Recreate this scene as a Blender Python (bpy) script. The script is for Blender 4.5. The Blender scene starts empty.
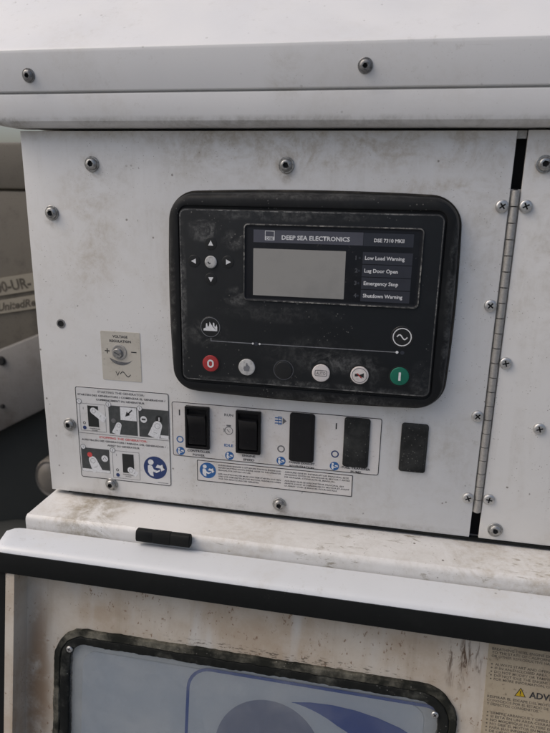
import bpy, bmesh, math, random
from mathutils import Vector, Matrix, noise
random.seed(7)
S = bpy.context.scene
C = S.collection
R = math.radians

# ------------------------------------------------------------------ camera
cam = bpy.data.cameras.new('camera')
cam.sensor_fit = 'VERTICAL'; cam.sensor_height = 24.0
cam.lens = 600.9 / 733.0 * 24.0
cam.clip_start = 0.01; cam.clip_end = 2000
cam.dof.use_dof = True; cam.dof.focus_distance = 0.53; cam.dof.aperture_fstop = 6.5
camo = bpy.data.objects.new('camera', cam); C.objects.link(camo)
camo.location = (0.06938, -0.50981, 0.08469)
camo.rotation_euler = (R(74.3128), R(-1.0576), R(11.0142))
S.camera = camo

# ------------------------------------------------------------------ world, sun, exposure
SUN_EL, SUN_AZ = R(50), R(252)          # azimuth from +Y towards +X: in front of the machine, to the left
w = bpy.data.worlds.new('World'); S.world = w; w.use_nodes = True
nt = w.node_tree; nt.nodes.clear()
sky = nt.nodes.new('ShaderNodeTexSky'); sky.sky_type = 'NISHITA'; sky.sun_disc = False
sky.sun_elevation = SUN_EL; sky.sun_rotation = SUN_AZ
sky.air_density = 1.0; sky.dust_density = 6.0; sky.ozone_density = 1.0; sky.altitude = 0
bg = nt.nodes.new('ShaderNodeBackground'); bg.inputs['Strength'].default_value = 0.13
wo = nt.nodes.new('ShaderNodeOutputWorld')
nt.links.new(sky.outputs[0], bg.inputs[0]); nt.links.new(bg.outputs[0], wo.inputs[0])
sun = bpy.data.lights.new('sun', 'SUN'); sun.energy = 0.6; sun.angle = R(60); sun.color = (1, 0.98, 0.95)
suno = bpy.data.objects.new('sun', sun); C.objects.link(suno)
sv = Vector((math.sin(SUN_AZ)*math.cos(SUN_EL), math.cos(SUN_AZ)*math.cos(SUN_EL), math.sin(SUN_EL)))
suno.rotation_euler = sv.to_track_quat('Z', 'Y').to_euler()
S.view_settings.view_transform = 'Standard'; S.view_settings.look = 'None'
S.view_settings.gamma = 1; S.view_settings.use_curve_mapping = False
S.view_settings.exposure = 0.13
S.render.engine = 'CYCLES'

# ------------------------------------------------------------------ materials
def srgb(r, g, b):
    f = lambda c: (c/255/12.92) if c/255 <= 0.04045 else ((c/255+0.055)/1.055)**2.4
    return (f(r), f(g), f(b), 1)

class NT:
    """small node-tree builder"""
    def __init__(s, name, local=False):
        s.m = bpy.data.materials.new(name); s.m.use_nodes = True
        s.t = s.m.node_tree; s.b = s.t.nodes['Principled BSDF']
        s.co = s.t.nodes.new('ShaderNodeTexCoord').outputs['Object'] if local else s.t.nodes.new('ShaderNodeNewGeometry').outputs['Position']
    def n(s, typ, **kw):
        d = s.t.nodes.new(typ)
        for k, v in kw.items(): setattr(d, k, v)
        return d
    def link(s, a, b): s.t.links.new(a, b)
    def val(s, sock, v):
        if hasattr(v, 'links') or hasattr(v, 'is_output'): s.link(v, sock)
        else: sock.default_value = v
    def mapped(s, scale=(1, 1, 1), loc=(0, 0, 0), rot=(0, 0, 0)):
        m = s.n('ShaderNodeMapping'); s.link(s.co, m.inputs[0])
        m.inputs['Scale'].default_value = scale; m.inputs['Location'].default_value = loc
        m.inputs['Rotation'].default_value = rot
        return m.outputs[0]
    def noise(s, scale, detail=4, rough=0.55, co=None, dist=0.0):
        d = s.n('ShaderNodeTexNoise'); s.link(co or s.co, d.inputs['Vector'])
        d.inputs['Scale'].default_value = scale; d.inputs['Detail'].default_value = detail
        d.inputs['Roughness'].default_value = rough; d.inputs['Distortion'].default_value = dist
        return d.outputs['Fac']
    def voro(s, scale, co=None):
        d = s.n('ShaderNodeTexVoronoi'); s.link(co or s.co, d.inputs['Vector'])
        d.inputs['Scale'].default_value = scale; return d
    def ramp(s, v, a, b, lo=0.0, hi=1.0):
        d = s.n('ShaderNodeMapRange'); d.interpolation_type = 'SMOOTHSTEP'
        s.link(v, d.inputs[0])
        for i, x in ((1, a), (2, b), (3, lo), (4, hi)): d.inputs[i].default_value = x
        return d.outputs[0]
    def math(s, op, a, b=0.0):
        d = s.n('ShaderNodeMath', operation=op); s.val(d.inputs[0], a); s.val(d.inputs[1], b); d.use_clamp = False
        return d.outputs[0]
    def mix(s, f, a, b):
        d = s.n('ShaderNodeMix'); d.data_type = 'RGBA'
        s.val(d.inputs[0], f); s.val(d.inputs[6], a); s.val(d.inputs[7], b)
        return d.outputs[2]
    def blob(s, x, z, rx, rz, soft=0.0):
        """soft elliptical region in metres on the x-z plane, 1 inside"""
        sep = s.n('ShaderNodeSeparateXYZ'); s.link(s.co, sep.inputs[0])
        a = s.math('POWER', s.math('ABSOLUTE', s.math('DIVIDE', s.math('SUBTRACT', sep.outputs[0], x), rx)), 2)
        b = s.math('POWER', s.math('ABSOLUTE', s.math('DIVIDE', s.math('SUBTRACT', sep.outputs[2], z), rz)), 2)
        return s.ramp(s.math('ADD', a, b), 1.0, 0.0)
    def bump(s, h, strength=0.2, dist=0.001):
        d = s.n('ShaderNodeBump'); d.inputs['Strength'].default_value = strength; d.inputs['Distance'].default_value = dist
        s.link(h, d.inputs['Height']); s.link(d.outputs[0], s.b.inputs['Normal'])
    def done(s, col=None, rough=None, metal=None, spec=None):
        if col is not None: s.val(s.b.inputs['Base Color'], col)
        if rough is not None: s.val(s.b.inputs['Roughness'], rough)
        if metal is not None: s.val(s.b.inputs['Metallic'], metal)
        if spec is not None: s.val(s.b.inputs['Specular IOR Level'], spec)
        return s.m

WHITE = (0.68, 0.675, 0.66, 1)
def white_paint(name, base=WHITE, smudge=0.35, specks=0.6, stains=(), seed=0.0, dashes=0.0, tan=(0.36, 0.32, 0.26, 1), streak=0.0):
    t = NT(name)
    off = t.mapped(loc=(seed, seed*1.7, seed*0.6))
    # broad soiling, broken up by fine wipe texture
    fine = t.ramp(t.noise(150, 8, 0.75, off), 0.36, 0.64, 0.35, 1.0)
    a = t.math('MULTIPLY', t.ramp(t.noise(9, 8, 0.68, off, 0.6), 0.44, 0.74, 0, smudge), fine)
    col = t.mix(a, base, (0.42, 0.375, 0.295, 1))
    # fine mottled grime
    b = t.ramp(t.noise(110, 8, 0.75, off), 0.54, 0.78, 0, 0.5)
    b = t.math('MULTIPLY', b, t.ramp(t.noise(12, 5, 0.6, off), 0.42, 0.66))
    col = t.mix(b, col, (0.27, 0.24, 0.19, 1))
    # vertical run marks
    if streak:
        st = t.ramp(t.noise(1.0, 4, 0.6, t.mapped(scale=(75, 75, 6), loc=(seed, 0, 0)), 0.4), 0.50, 0.72, 0, streak)
        st = t.math('MULTIPLY', t.math('MULTIPLY', st, t.ramp(t.noise(10, 4, 0.6, off), 0.42, 0.6)), fine)
        col = t.mix(st, col, tan)
    if dashes:
        da = t.ramp(t.noise(1.0, 5, 0.65, t.mapped(scale=(55, 170, 170), rot=(0, 0, R(20)), loc=(seed, 2, 0)), 0.8), 0.57, 0.66, 0, dashes)
        da = t.math('MULTIPLY', da, t.ramp(t.noise(11, 4, 0.6, off), 0.44, 0.6))
        col = t.mix(da, col, (0.2, 0.17, 0.12, 1))
    for (x, z, rx, rz, f, c) in stains:
        m = t.math('MULTIPLY', t.math('MULTIPLY', t.blob(x, z, rx, rz), t.ramp(t.noise(30, 8, 0.72, off, 0.8), 0.36, 0.64)), fine)
        col = t.mix(t.math('MULTIPLY', m, f), col, c)
    # small chips and fly specks
    v = t.voro(120, off)
    d = t.ramp(v.outputs['Distance'], 0.16, 0.09)
    sel = t.ramp(t.noise(60, 2, 0.5, off), 0.60, 0.66)
    col = t.mix(t.math('MULTIPLY', t.math('MULTIPLY', d, sel), specks), col, (0.12, 0.10, 0.08, 1))
    v = t.voro(420, off); d = t.ramp(v.outputs['Distance'], 0.2, 0.1)
    sel = t.math('MULTIPLY', t.ramp(t.noise(130, 3, 0.6, off), 0.52, 0.6), t.ramp(t.noise(7, 3, 0.5, off), 0.42, 0.58))
    col = t.mix(t.math('MULTIPLY', t.math('MULTIPLY', d, sel), specks), col, (0.2, 0.18, 0.15, 1))
    # hair scratches
    sc = t.ramp(t.noise(1.0, 2, 0.4, t.mapped(scale=(25, 25, 420), rot=(0, R(24), 0), loc=(seed, 0, 3))), 0.76, 0.82, 0, 0.2)
    col = t.mix(sc, col, (0.3, 0.29, 0.27, 1))
    rough = t.ramp(t.noise(22, 4, 0.6, off), 0.3, 0.75, 0.34, 0.6)
    t.bump(t.math('ADD', t.math('MULTIPLY', t.noise(7, 2, 0.4, off), 6.0), t.math('MULTIPLY', t.noise(420, 2, 0.5), 0.1)), 0.12, 0.004)
    return t.done(col, rough)

TAN = (0.36, 0.295, 0.205, 1); GREYD = (0.35, 0.31, 0.24, 1); RUST = (0.20, 0.12, 0.07, 1)
M = {}
HALO = (0.22, 0.19, 0.15, 1)
BOLTS = ((-192.3, 109.9), (-234.0, 67.8), (-20.8, 110.5), (-232.8, -135.3), (-191.9, -195.8), (-20.3, -197.1))
M['panel'] = white_paint('white_panel_paint', stains=[(x/1000, z/1000-0.003, 0.0105, 0.014, 0.75, HALO) for x, z in BOLTS]+[(0.0, 0.137, 0.4, 0.014, 0.55, TAN), (0.0, -0.207, 0.35, 0.006, 0.5, HALO), (0.1, 0.094, 0.06, 0.012, 0.6, TAN),
    (-0.20, 0.045, 0.035, 0.085, 0.42, TAN), (-0.185, 0.10, 0.05, 0.03, 0.32, GREYD),
    (0.02, 0.122, 0.19, 0.022, 0.6, TAN), (0.135, 0.06, 0.03, 0.07, 0.4, GREYD), (-0.06, 0.115, 0.12, 0.03, 0.35, GREYD),
    (-0.12, -0.115, 0.05, 0.02, 0.25, TAN), (0.12, -0.14, 0.05, 0.05, 0.25, GREYD)], seed=0.31, smudge=0.34, specks=0.75, streak=0.22)
M['panel_right'] = white_paint('white_door_paint', stains=[(0.20, 0.04, 0.05, 0.10, 0.45, GREYD), (0.19, 0.115, 0.05, 0.03, 0.5, TAN)], seed=2.3, smudge=0.42, specks=0.85, streak=0.25)
M['canopy'] = white_paint('canopy_paint', base=(0.675, 0.675, 0.67, 1), smudge=0.22, specks=0.3, seed=4.1,
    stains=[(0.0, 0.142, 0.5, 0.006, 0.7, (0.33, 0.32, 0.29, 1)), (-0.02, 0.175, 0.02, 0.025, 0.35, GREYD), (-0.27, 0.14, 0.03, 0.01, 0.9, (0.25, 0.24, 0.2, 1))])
M['ledge'] = white_paint('ledge_paint', dashes=0.75, smudge=0.12, specks=1.0, seed=6.4, stains=[(-0.2, -0.2, 0.035, 0.1, 0.9, (0.2, 0.19, 0.15, 1)), (-0.21, -0.2, 0.06, 0.1, 0.6, TAN), (0.1, -0.2, 0.22, 0.1, 0.3, (0.33, 0.30, 0.24, 1)), (0.2, -0.2, 0.09, 0.1, 0.5, TAN), (-0.05, -0.2, 0.06, 0.1, 0.3, TAN)])
M['rim'] = white_paint('rim_paint', base=(0.58, 0.60, 0.62, 1), smudge=0.35, specks=0.5, seed=8.8)
def door_paint():
    t = NT('soiled_door_paint', True)
    col = t.mix(t.ramp(t.noise(16, 6, 0.65), 0.36, 0.74, 0.05, 0.8), (0.56, 0.515, 0.445, 1), (0.38, 0.29, 0.20, 1))
    # dirt washed down in vertical runs
    st = t.ramp(t.noise(1.0, 5, 0.65, t.mapped(scale=(55, 55, 7))), 0.50, 0.76, 0, 0.42)
    col = t.mix(st, col, (0.33, 0.26, 0.18, 1))
    pale = t.ramp(t.noise(1.0, 3, 0.5, t.mapped(scale=(38, 38, 6), loc=(3, 0, 1))), 0.52, 0.7, 0, 0.75)
    col = t.mix(pale, col, (0.56, 0.545, 0.51, 1))
    # rust speckle
    d = t.ramp(t.noise(430, 4, 0.6, t.mapped(scale=(1, 1, 0.6))), 0.60, 0.67)
    sel = t.math('MULTIPLY', t.ramp(t.noise(75, 3, 0.6), 0.44, 0.54), t.ramp(t.noise(18, 3, 0.5), 0.36, 0.52))
    col = t.mix(t.math('MULTIPLY', t.math('MULTIPLY', d, sel), 0.9), col, RUST)
    # brown wash at the hinge side, heavy black-brown runs by the label
    m = t.math('MULTIPLY', t.blob(-0.238, -0.15, 0.016, 0.13), t.ramp(t.noise(40, 5, 0.65), 0.26, 0.56))
    col = t.mix(t.math('MULTIPLY', m, 0.9), col, (0.26, 0.17, 0.10, 1))
    for (x, z, rx, rz, f) in ((0.152, -0.048, 0.0065, 0.024, 1.0), (0.1625, -0.045, 0.004, 0.03, 0.75), (0.1405, -0.05, 0.0035, 0.022, 0.8), (0.146, -0.07, 0.012, 0.010, 0.5)):
        nz = t.ramp(t.noise(1.0, 5, 0.7, t.mapped(scale=(240, 240, 45), loc=(x*70, 0, 0)), 0.9), 0.45, 0.60)
        col = t.mix(t.math('MULTIPLY', t.math('MULTIPLY', t.blob(x, z, rx, rz), nz), f), col, (0.10, 0.06, 0.035, 1))
    # peeling edge above the window rubber
    m = t.math('MULTIPLY', t.blob(0.0, -0.073, 0.16, 0.005), t.ramp(t.noise(1.0, 5, 0.7, t.mapped(scale=(130, 130, 420))), 0.54, 0.60))
    col = t.mix(t.math('MULTIPLY', m, 0.85), col, (0.09, 0.07, 0.05, 1))
    t.bump(t.noise(160, 4, 0.6), 0.25, 0.0006)
    return t.done(col, 0.62)
M['door'] = door_paint()

def black_plastic(name, base, dust=0.4, dustcol=(0.16, 0.16, 0.15, 1), rough=0.42, specks=0.5, blobs=(), seed=0.0, lo=0.48, sp=0.55):
    t = NT(name); off = t.mapped(loc=(seed, 0, seed))
    a = t.math('MULTIPLY', t.ramp(t.noise(28, 7, 0.68, off), lo, 0.8), dust)
    col = t.mix(a, base, dustcol)
    for (x, z, rx, rz, f) in blobs:
        m = t.math('MULTIPLY', t.math('MULTIPLY', t.blob(x, z, rx, rz), t.ramp(t.noise(70, 7, 0.7, off, 1.2), 0.38, 0.68)), t.ramp(t.noise(330, 6, 0.75, off), 0.36, 0.62, 0.25, 1.0))
        col = t.mix(t.math('MULTIPLY', m, f), col, (0.30, 0.30, 0.29, 1))
    v = t.voro(330, off); d = t.ramp(v.outputs['Distance'], 0.22, 0.10)
    sel = t.ramp(t.noise(45, 4, 0.6, off), sp, sp+0.11)
    col = t.mix(t.math('MULTIPLY', t.math('MULTIPLY', d, sel), specks), col, (0.32, 0.31, 0.29, 1))
    rg = t.ramp(t.noise(40, 4, 0.6, off), 0.3, 0.7, rough, rough+0.22)
    t.bump(t.noise(900, 2, 0.5), 0.06, 0.0003)
    return t.done(col, rg, spec=0.22)
M['bezel'] = black_plastic('black_bezel_plastic', (0.010, 0.011, 0.012, 1), 0.25, (0.06, 0.06, 0.055, 1), 0.42, 0.35, [(0.118, 0.02, 0.006, 0.06, 0.35), (0.118, -0.04, 0.005, 0.03, 0.3), (0.0, 0.088, 0.10, 0.006, 0.2), (0.03, -0.084, 0.09, 0.007, 0.25), (-0.118, 0.0, 0.005, 0.07, 0.2)])
M['lip'] = black_plastic('bezel_rubber_lip', (0.02, 0.019, 0.017, 1), 0.9, (0.11, 0.098, 0.08, 1), 0.6, 0.5, seed=31.0, lo=0.42)
M['plate'] = black_plastic('faceplate_membrane', (0.0135, 0.0155, 0.0175, 1), 0.10, (0.07, 0.075, 0.075, 1), 0.46, 0.45,
    [(-0.088, 0.058, 0.016, 0.012, 0.45), (-0.062, 0.05, 0.012, 0.01, 0.3), (-0.058, 0.003, 0.014, 0.010, 0.4), (-0.085, -0.03, 0.022, 0.016, 0.22),
     (0.03, -0.05, 0.035, 0.012, 0.32), (0.005, -0.045, 0.05, 0.02, 0.14), (-0.02, 0.071, 0.09, 0.006, 0.25), (0.055, -0.055, 0.02, 0.016, 0.25), (-0.02, -0.01, 0.06, 0.01, 0.12), (0.0, -0.073, 0.13, 0.006, 0.4), (-0.107, 0.0, 0.005, 0.08, 0.35), (0.1, -0.06, 0.012, 0.02, 0.2)], seed=1.3)
def worn(name, base, wear, a=0.5, b=0.56, scale=150, f=0.9):
    t = NT(name)
    m = t.math('MULTIPLY', t.ramp(t.noise(scale, 6, 0.72), a, b), t.ramp(t.noise(26, 3, 0.5), 0.38, 0.56, 0.15, 1))
    col = t.mix(t.math('MULTIPLY', m, f), base, wear)
    return t.done(col, 0.55)
M['ridge'] = worn('worn_display_ridge', (0.028, 0.03, 0.031, 1), (0.36, 0.35, 0.32, 1), 0.40, 0.60, 330, 0.9)
M['edge_line'] = worn('worn_plate_edge', (0.03, 0.032, 0.034, 1), (0.24, 0.24, 0.23, 1), 0.42, 0.60, 220, 0.8)
M['overlay'] = black_plastic('display_overlay', (0.010, 0.0115, 0.015, 1), 0.06, rough=0.3, specks=0.15, seed=3.3)
def flat(name, col, rough=0.55, metal=0.0, mott=0.0, mcol=(0.1, 0.1, 0.1, 1), scale=60, spec=0.4):
    t = NT(name)
    if mott:
        col = t.mix(t.ramp(t.noise(scale, 5, 0.65), 0.42, 0.72, 0, mott), col, mcol)
    return t.done(col, rough, metal, spec)
M['header'] = flat('header_strip', srgb(78, 80, 90), 0.5, mott=0.3, mcol=srgb(58, 60, 68))
M['header_dark'] = flat('header_strip_dark', srgb(44, 48, 57), 0.5)
M['row'] = flat('alarm_row', srgb(48, 51, 60), 0.5, mott=0.4, mcol=srgb(38, 41, 49))
M['lcd'] = flat('lcd_glass', srgb(150, 149, 145), 0.16, mott=0.7, mcol=srgb(132, 132, 130), scale=18, spec=0.6)
M['print_white'] = flat('white_print', srgb(222, 223, 224), 0.6, mott=0.35, mcol=srgb(150, 150, 150), scale=500)
M['print_dim'] = flat('dim_print', srgb(120, 122, 126), 0.6, mott=0.5, mcol=srgb(70, 70, 74), scale=400)
M['print_faint'] = flat('faint_print', srgb(75, 77, 82), 0.6)
M['btn_red'] = flat('red_button', srgb(165, 52, 54), 0.5, mott=0.4, mcol=srgb(120, 40, 42), scale=300)
M['btn_green'] = flat('green_button', srgb(18, 105, 84), 0.5, mott=0.4, mcol=srgb(12, 80, 66), scale=300)
M['btn_grey'] = flat('grey_button', srgb(190, 190, 188), 0.5, mott=0.8, mcol=srgb(130, 130, 128), scale=260)
M['btn_white'] = flat('white_button', srgb(214, 208, 205), 0.5, mott=0.5, mcol=srgb(165, 158, 155), scale=260)
M['btn_dark'] = flat('dark_button', (0.012, 0.013, 0.014, 1), 0.45)
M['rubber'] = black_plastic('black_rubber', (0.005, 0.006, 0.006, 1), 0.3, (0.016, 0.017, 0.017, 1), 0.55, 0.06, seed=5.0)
M['switch'] = black_plastic('switch_plastic', (0.006, 0.006, 0.007, 1), 0.08, rough=0.27, specks=0.05, seed=7.0)
M['blank'] = black_plastic('blank_plug_plastic', (0.009, 0.009, 0.010, 1), 0.25, (0.035, 0.036, 0.037, 1), 0.5, 0.06, seed=9.0)
M['blank_dusty'] = black_plastic('dusty_plug_plastic', (0.012, 0.013, 0.013, 1), 0.75, (0.075, 0.078, 0.075, 1), 0.6, 0.28, seed=12.0, lo=0.36, sp=0.42)
def metal(name, col, rough, dirt=0.5, dcol=(0.08, 0.075, 0.07, 1)):
    t = NT(name)
    m = t.ramp(t.noise(420, 4, 0.65), 0.42, 0.66, 0, dirt)
    return t.done(t.mix(m, col, dcol), t.ramp(t.noise(300, 3, 0.6), 0.3, 0.7, rough, rough+0.25), t.math('SUBTRACT', 1.0, m))
M['zinc'] = metal('zinc_bolt', (0.42, 0.42, 0.41, 1), 0.3, 0.75)
M['steel'] = metal('stainless_screw', (0.62, 0.62, 0.61, 1), 0.30, 0.3)
M['dark_bolt'] = metal('dull_bolt', (0.30, 0.30, 0.30, 1), 0.42, 0.7, (0.05, 0.05, 0.05, 1))
M['hinge'] = metal('hinge_steel', (0.50, 0.49, 0.47, 1), 0.48, 0.55, (0.26, 0.25, 0.23, 1))
M['socket'] = flat('socket_shadow_dirt', (0.02, 0.02, 0.02, 1), 0.8)
M['dark'] = flat('dark_cavity', (0.012, 0.012, 0.012, 1), 0.8)
def paper(name, base, soil, f, scale=40, rough=0.45):
    t = NT(name)
    col = t.mix(t.ramp(t.noise(scale, 6, 0.65), 0.42, 0.74, 0, f), base, soil)
    col = t.mix(t.ramp(t.noise(330, 3, 0.6), 0.58, 0.75, 0, f*0.7), col, tuple(c*0.45 for c in soil[:3])+(1,))
    return t.done(col, rough)
M['sticker'] = paper('white_sticker', (0.66, 0.655, 0.645, 1), (0.46, 0.43, 0.38, 1), 0.4)
M['sticker_warm'] = paper('switch_sticker', (0.655, 0.635, 0.615, 1), (0.47, 0.42, 0.36, 1), 0.5)
M['sticker_beige'] = paper('beige_sticker', (0.54, 0.51, 0.445, 1), (0.36, 0.32, 0.25, 1), 0.5)
M['sticker_tan'] = paper('soiled_label', (0.41, 0.345, 0.245, 1), (0.24, 0.175, 0.11, 1), 1.0, 22, 0.6)
M['ink'] = flat('black_ink', (0.022, 0.022, 0.024, 1), 0.55, mott=0.6, mcol=(0.10, 0.10, 0.10, 1), scale=300)
M['ink_grey'] = flat('grey_ink', (0.12, 0.12, 0.125, 1), 0.55, mott=0.6, mcol=(0.25, 0.25, 0.25, 1), scale=500)
M['ink_brown'] = flat('faded_ink', (0.10, 0.085, 0.065, 1), 0.6, mott=0.85, mcol=(0.26, 0.21, 0.155, 1), scale=180)
M['ink_blue'] = flat('blue_ink', srgb(40, 92, 150), 0.5, mott=0.4, mcol=srgb(80, 120, 165), scale=300)
M['ink_navy'] = flat('navy_ink', srgb(40, 58, 105), 0.5, mott=0.3, mcol=srgb(60, 76, 120), scale=200)
M['ink_red'] = flat('red_ink', srgb(200, 70, 70), 0.5, mott=0.5, mcol=srgb(214, 130, 126), scale=300)
M['ink_dark'] = flat('picture_dark', (0.05, 0.055, 0.055, 1), 0.5, mott=0.5, mcol=(0.10, 0.105, 0.105, 1), scale=150)
M['ink_black'] = flat('picture_black', (0.018, 0.02, 0.02, 1), 0.5)
M['yellow'] = flat('warning_yellow', srgb(190, 158, 30), 0.5, mott=0.4, mcol=srgb(130, 100, 30), scale=200)
M['gasket'] = black_plastic('window_rubber', (0.014, 0.015, 0.012, 1), 1.0, (0.26, 0.245, 0.195, 1), 0.8, 0.7, seed=15.0, lo=0.40)
M['gasket_inner'] = black_plastic('inner_window_rubber', (0.010, 0.011, 0.010, 1), 1.0, (0.13, 0.13, 0.11, 1), 0.7, 0.6, seed=21.0, lo=0.5)
M['board'] = flat('window_board', (0.80, 0.82, 0.83, 1), 0.5, mott=0.4, mcol=(0.72, 0.75, 0.77, 1), scale=10)
M['board_edge'] = flat('window_board_edge', (0.80, 0.80, 0.77, 1), 0.5, mott=0.3, mcol=(0.45, 0.45, 0.42, 1), scale=20)
M['logo_blue'] = flat('logo_blue', srgb(72, 104, 176), 0.5, mott=0.25, mcol=srgb(88, 116, 178))
M['logo_grey'] = flat('logo_grey', srgb(158, 163, 182), 0.5, mott=0.3, mcol=srgb(148, 153, 172))
M['logo_white'] = flat('logo_white', srgb(226, 230, 233), 0.5)
def glass():
    t = NT('window_glass'); tr = t.n('ShaderNodeBsdfTransparent'); gl = t.n('ShaderNodeBsdfGlossy')
    tr.inputs[0].default_value = (0.97, 0.98, 0.98, 1); gl.inputs['Roughness'].default_value = 0.06
    du = t.n('ShaderNodeBsdfDiffuse'); du.inputs[0].default_value = (0.70, 0.70, 0.67, 1)
    fr = t.n('ShaderNodeFresnel'); fr.inputs['IOR'].default_value = 1.5
    mx = t.n('ShaderNodeMixShader'); t.link(fr.outputs[0], mx.inputs[0]); t.link(tr.outputs[0], mx.inputs[1]); t.link(gl.outputs[0], mx.inputs[2])
    m2 = t.n('ShaderNodeMixShader'); t.link(t.ramp(t.noise(16, 6, 0.65), 0.34, 0.85, 0.04, 0.22), m2.inputs[0]); t.link(mx.outputs[0], m2.inputs[1]); t.link(du.outputs[0], m2.inputs[2])
    t.link(m2.outputs[0], t.t.nodes['Material Output'].inputs[0]); return t.m
M['glass'] = glass()
M['tan_body'] = paper('weathered_tan_metal', (0.15, 0.132, 0.103, 1), (0.055, 0.046, 0.035, 1), 1.0, 11, 0.6)
M['strip_ink'] = flat('faded_marker_ink', (0.07, 0.06, 0.045, 1), 0.6, mott=0.8, mcol=(0.13, 0.11, 0.085, 1), scale=60)
M['tan_strip'] = paper('tan_tape', (0.27, 0.245, 0.19, 1), (0.24, 0.21, 0.17, 1), 0.6, 15, 0.6)
M['fender'] = paper('dusty_fender_paint', (0.125, 0.12, 0.115, 1), (0.06, 0.05, 0.04, 1), 1.0, 9, 0.55)
M['chassis'] = flat('black_chassis', (0.010, 0.013, 0.013, 1), 0.7, mott=0.5, mcol=(0.02, 0.023, 0.022, 1), scale=9)
M['lamp'] = flat('pale_lamp_lens', (0.13, 0.12, 0.105, 1), 0.3, mott=0.6, mcol=(0.2, 0.18, 0.16, 1), scale=30)
def gravel():
    t = NT('gravel_ground')
    col = t.mix(t.ramp(t.noise(40, 6, 0.7), 0.35, 0.7), (0.17, 0.17, 0.168, 1), (0.27, 0.268, 0.26, 1))
    col = t.mix(t.ramp(t.noise(0.7, 4, 0.6), 0.4, 0.65, 0, 0.5), col, (0.15, 0.145, 0.135, 1))
    t.bump(t.noise(60, 5, 0.7), 0.6, 0.01); return t.done(col, 0.9)
M['ground'] = gravel()

# ------------------------------------------------------------------ builders (millimetres; h = height towards the viewer)
ORG = {}
DOOR_LOC = Vector((0, -0.082, -0.229)); DOOR_T = R(-10.5)
DOOR_M = Matrix.Translation(DOOR_LOC) @ Matrix.Rotation(DOOR_T, 4, 'X')
def thing(name, label, cat, base=(0, 0, 0), frame=None, group=None):
    """Empty at the thing's base (x, h, z in mm of its frame)"""
    o = bpy.data.objects.new(name, None); o.empty_display_size = 0.02; C.objects.link(o)
    v = Vector((base[0], -base[1], base[2]))/1000
    if frame is not None:
        o.location = frame @ v; o.rotation_euler = frame.to_euler()
    else: o.location = v
    ORG[o] = v
    o['label'] = label; o['category'] = cat
    if group: o['group'] = group
    return o
def root(o):
    while o is not None and o.parent: o = o.parent
    return o
def V(x, z, h): return Vector((x, -h, z))/1000
def link(name, me, mat, parent=None, loc=None, smooth=35):
    if mat is not None and not me.materials: me.materials.append(M[mat])
    o = bpy.data.objects.new(name, me); C.objects.link(o)
    if parent: o.parent = parent
    if loc is not None: o.location = loc - (ORG.get(root(parent), Vector()) if parent else Vector()) - (Vector() if (not parent or parent.parent is None) else parent.location)
    return o
def finish(name, bm, mat, parent=None, smooth=35, recalc=True):
    """bmesh in absolute frame coordinates -> object"""
    if recalc: bmesh.ops.recalc_face_normals(bm, faces=bm.faces)
    og = ORG.get(root(parent), Vector()) if parent else Vector()
    if og.length: bmesh.ops.translate(bm, verts=bm.verts, vec=-og)
    me = bpy.data.meshes.new(name); bm.to_mesh(me); bm.free()
    if smooth:
        for p in me.polygons: p.use_smooth = True
        me.set_sharp_from_angle(angle=R(smooth))
    return link(name, me, mat, parent)
def rrpts(cx, cz, w_, h_, r, n=6):
    r = max(0.02, min(r, w_/2-0.001, h_/2-0.001)); out = []
    for (sx, sz, a0) in ((1, 1, 0), (-1, 1, 90), (-1, -1, 180), (1, -1, 270)):
        for k in range(n+1):
            a = R(a0 + 90*k/n)
            out.append((cx+sx*(w_/2-r)+r*math.cos(a), cz+sz*(h_/2-r)+r*math.sin(a)))
    return out
def loft(bm, rings, cap0=False, cap1=True):
    """rings: list of lists of Vectors of equal length"""
    prev = None; first = None
    for ring in rings:
        vs = [bm.verts.new(v) for v in ring]
        if prev:
            for i in range(len(vs)):
                j = (i+1) % len(vs); bm.faces.new((prev[i], prev[j], vs[j], vs[i]))
        else: first = vs
        prev = vs
    if cap1: bm.faces.new(prev)
    if cap0: bm.faces.new(first[::-1])
def densify(pts, counts):
    out = []
    for i, p in enumerate(pts):
        q = pts[(i+1) % len(pts)]
        for k in range(counts[i]): f = k/counts[i]; out.append((p[0]+(q[0]-p[0])*f, p[1]+(q[1]-p[1])*f))
    return out
def rrloft(name, mat, parent, cx, cz, w_, h_, r, prof, cap0=False, cap1=True, n=6, smooth=35, rag=0.0, bow=0.0):
    """prof: (inset, height[, radius])"""
    bm = bmesh.new(); rings = []
    for p in prof:
        rr = p[2] if len(p) > 2 else max(0.3, r-p[0])
        pts = rrpts(cx, cz, w_-2*p[0], h_-2*p[0], rr, n)
        if bow:
            if not rings: counts = [max(1, int(math.dist(pts[i], pts[(i+1) % len(pts)])/9)) for i in range(len(pts))]
            k = bow*max(0.0, 1-p[0]/13.0)
            pts = [(x-math.copysign(k*((z-cz)/(h_/2))**2, x-cx), z-math.copysign(k*((x-cx)/(w_/2))**2, z-cz)) for x, z in densify(pts, counts)]
        if rag:
            if not rings: counts = [max(1, int(math.dist(pts[i], pts[(i+1) % len(pts)])/2.2)) for i in range(len(pts))]
            pts = [(x+noise.noise((x*.22, z*.22, 3.1))*rag+noise.noise((x*.05, z*.05, 8.1))*rag, z+noise.noise((x*.22, z*.22, 9.7))*rag+noise.noise((x*.05, z*.05, 1.1))*rag) for x, z in densify(pts, counts)]
            rings.append([V(x, z, p[1]+noise.noise((x*.3, z*.3, 5.5))*rag*0.6) for x, z in pts]); continue
        rings.append([V(x, z, p[1]) for x, z in pts])
    loft(bm, rings, cap0, cap1); return finish(name, bm, mat, parent, smooth)
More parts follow.
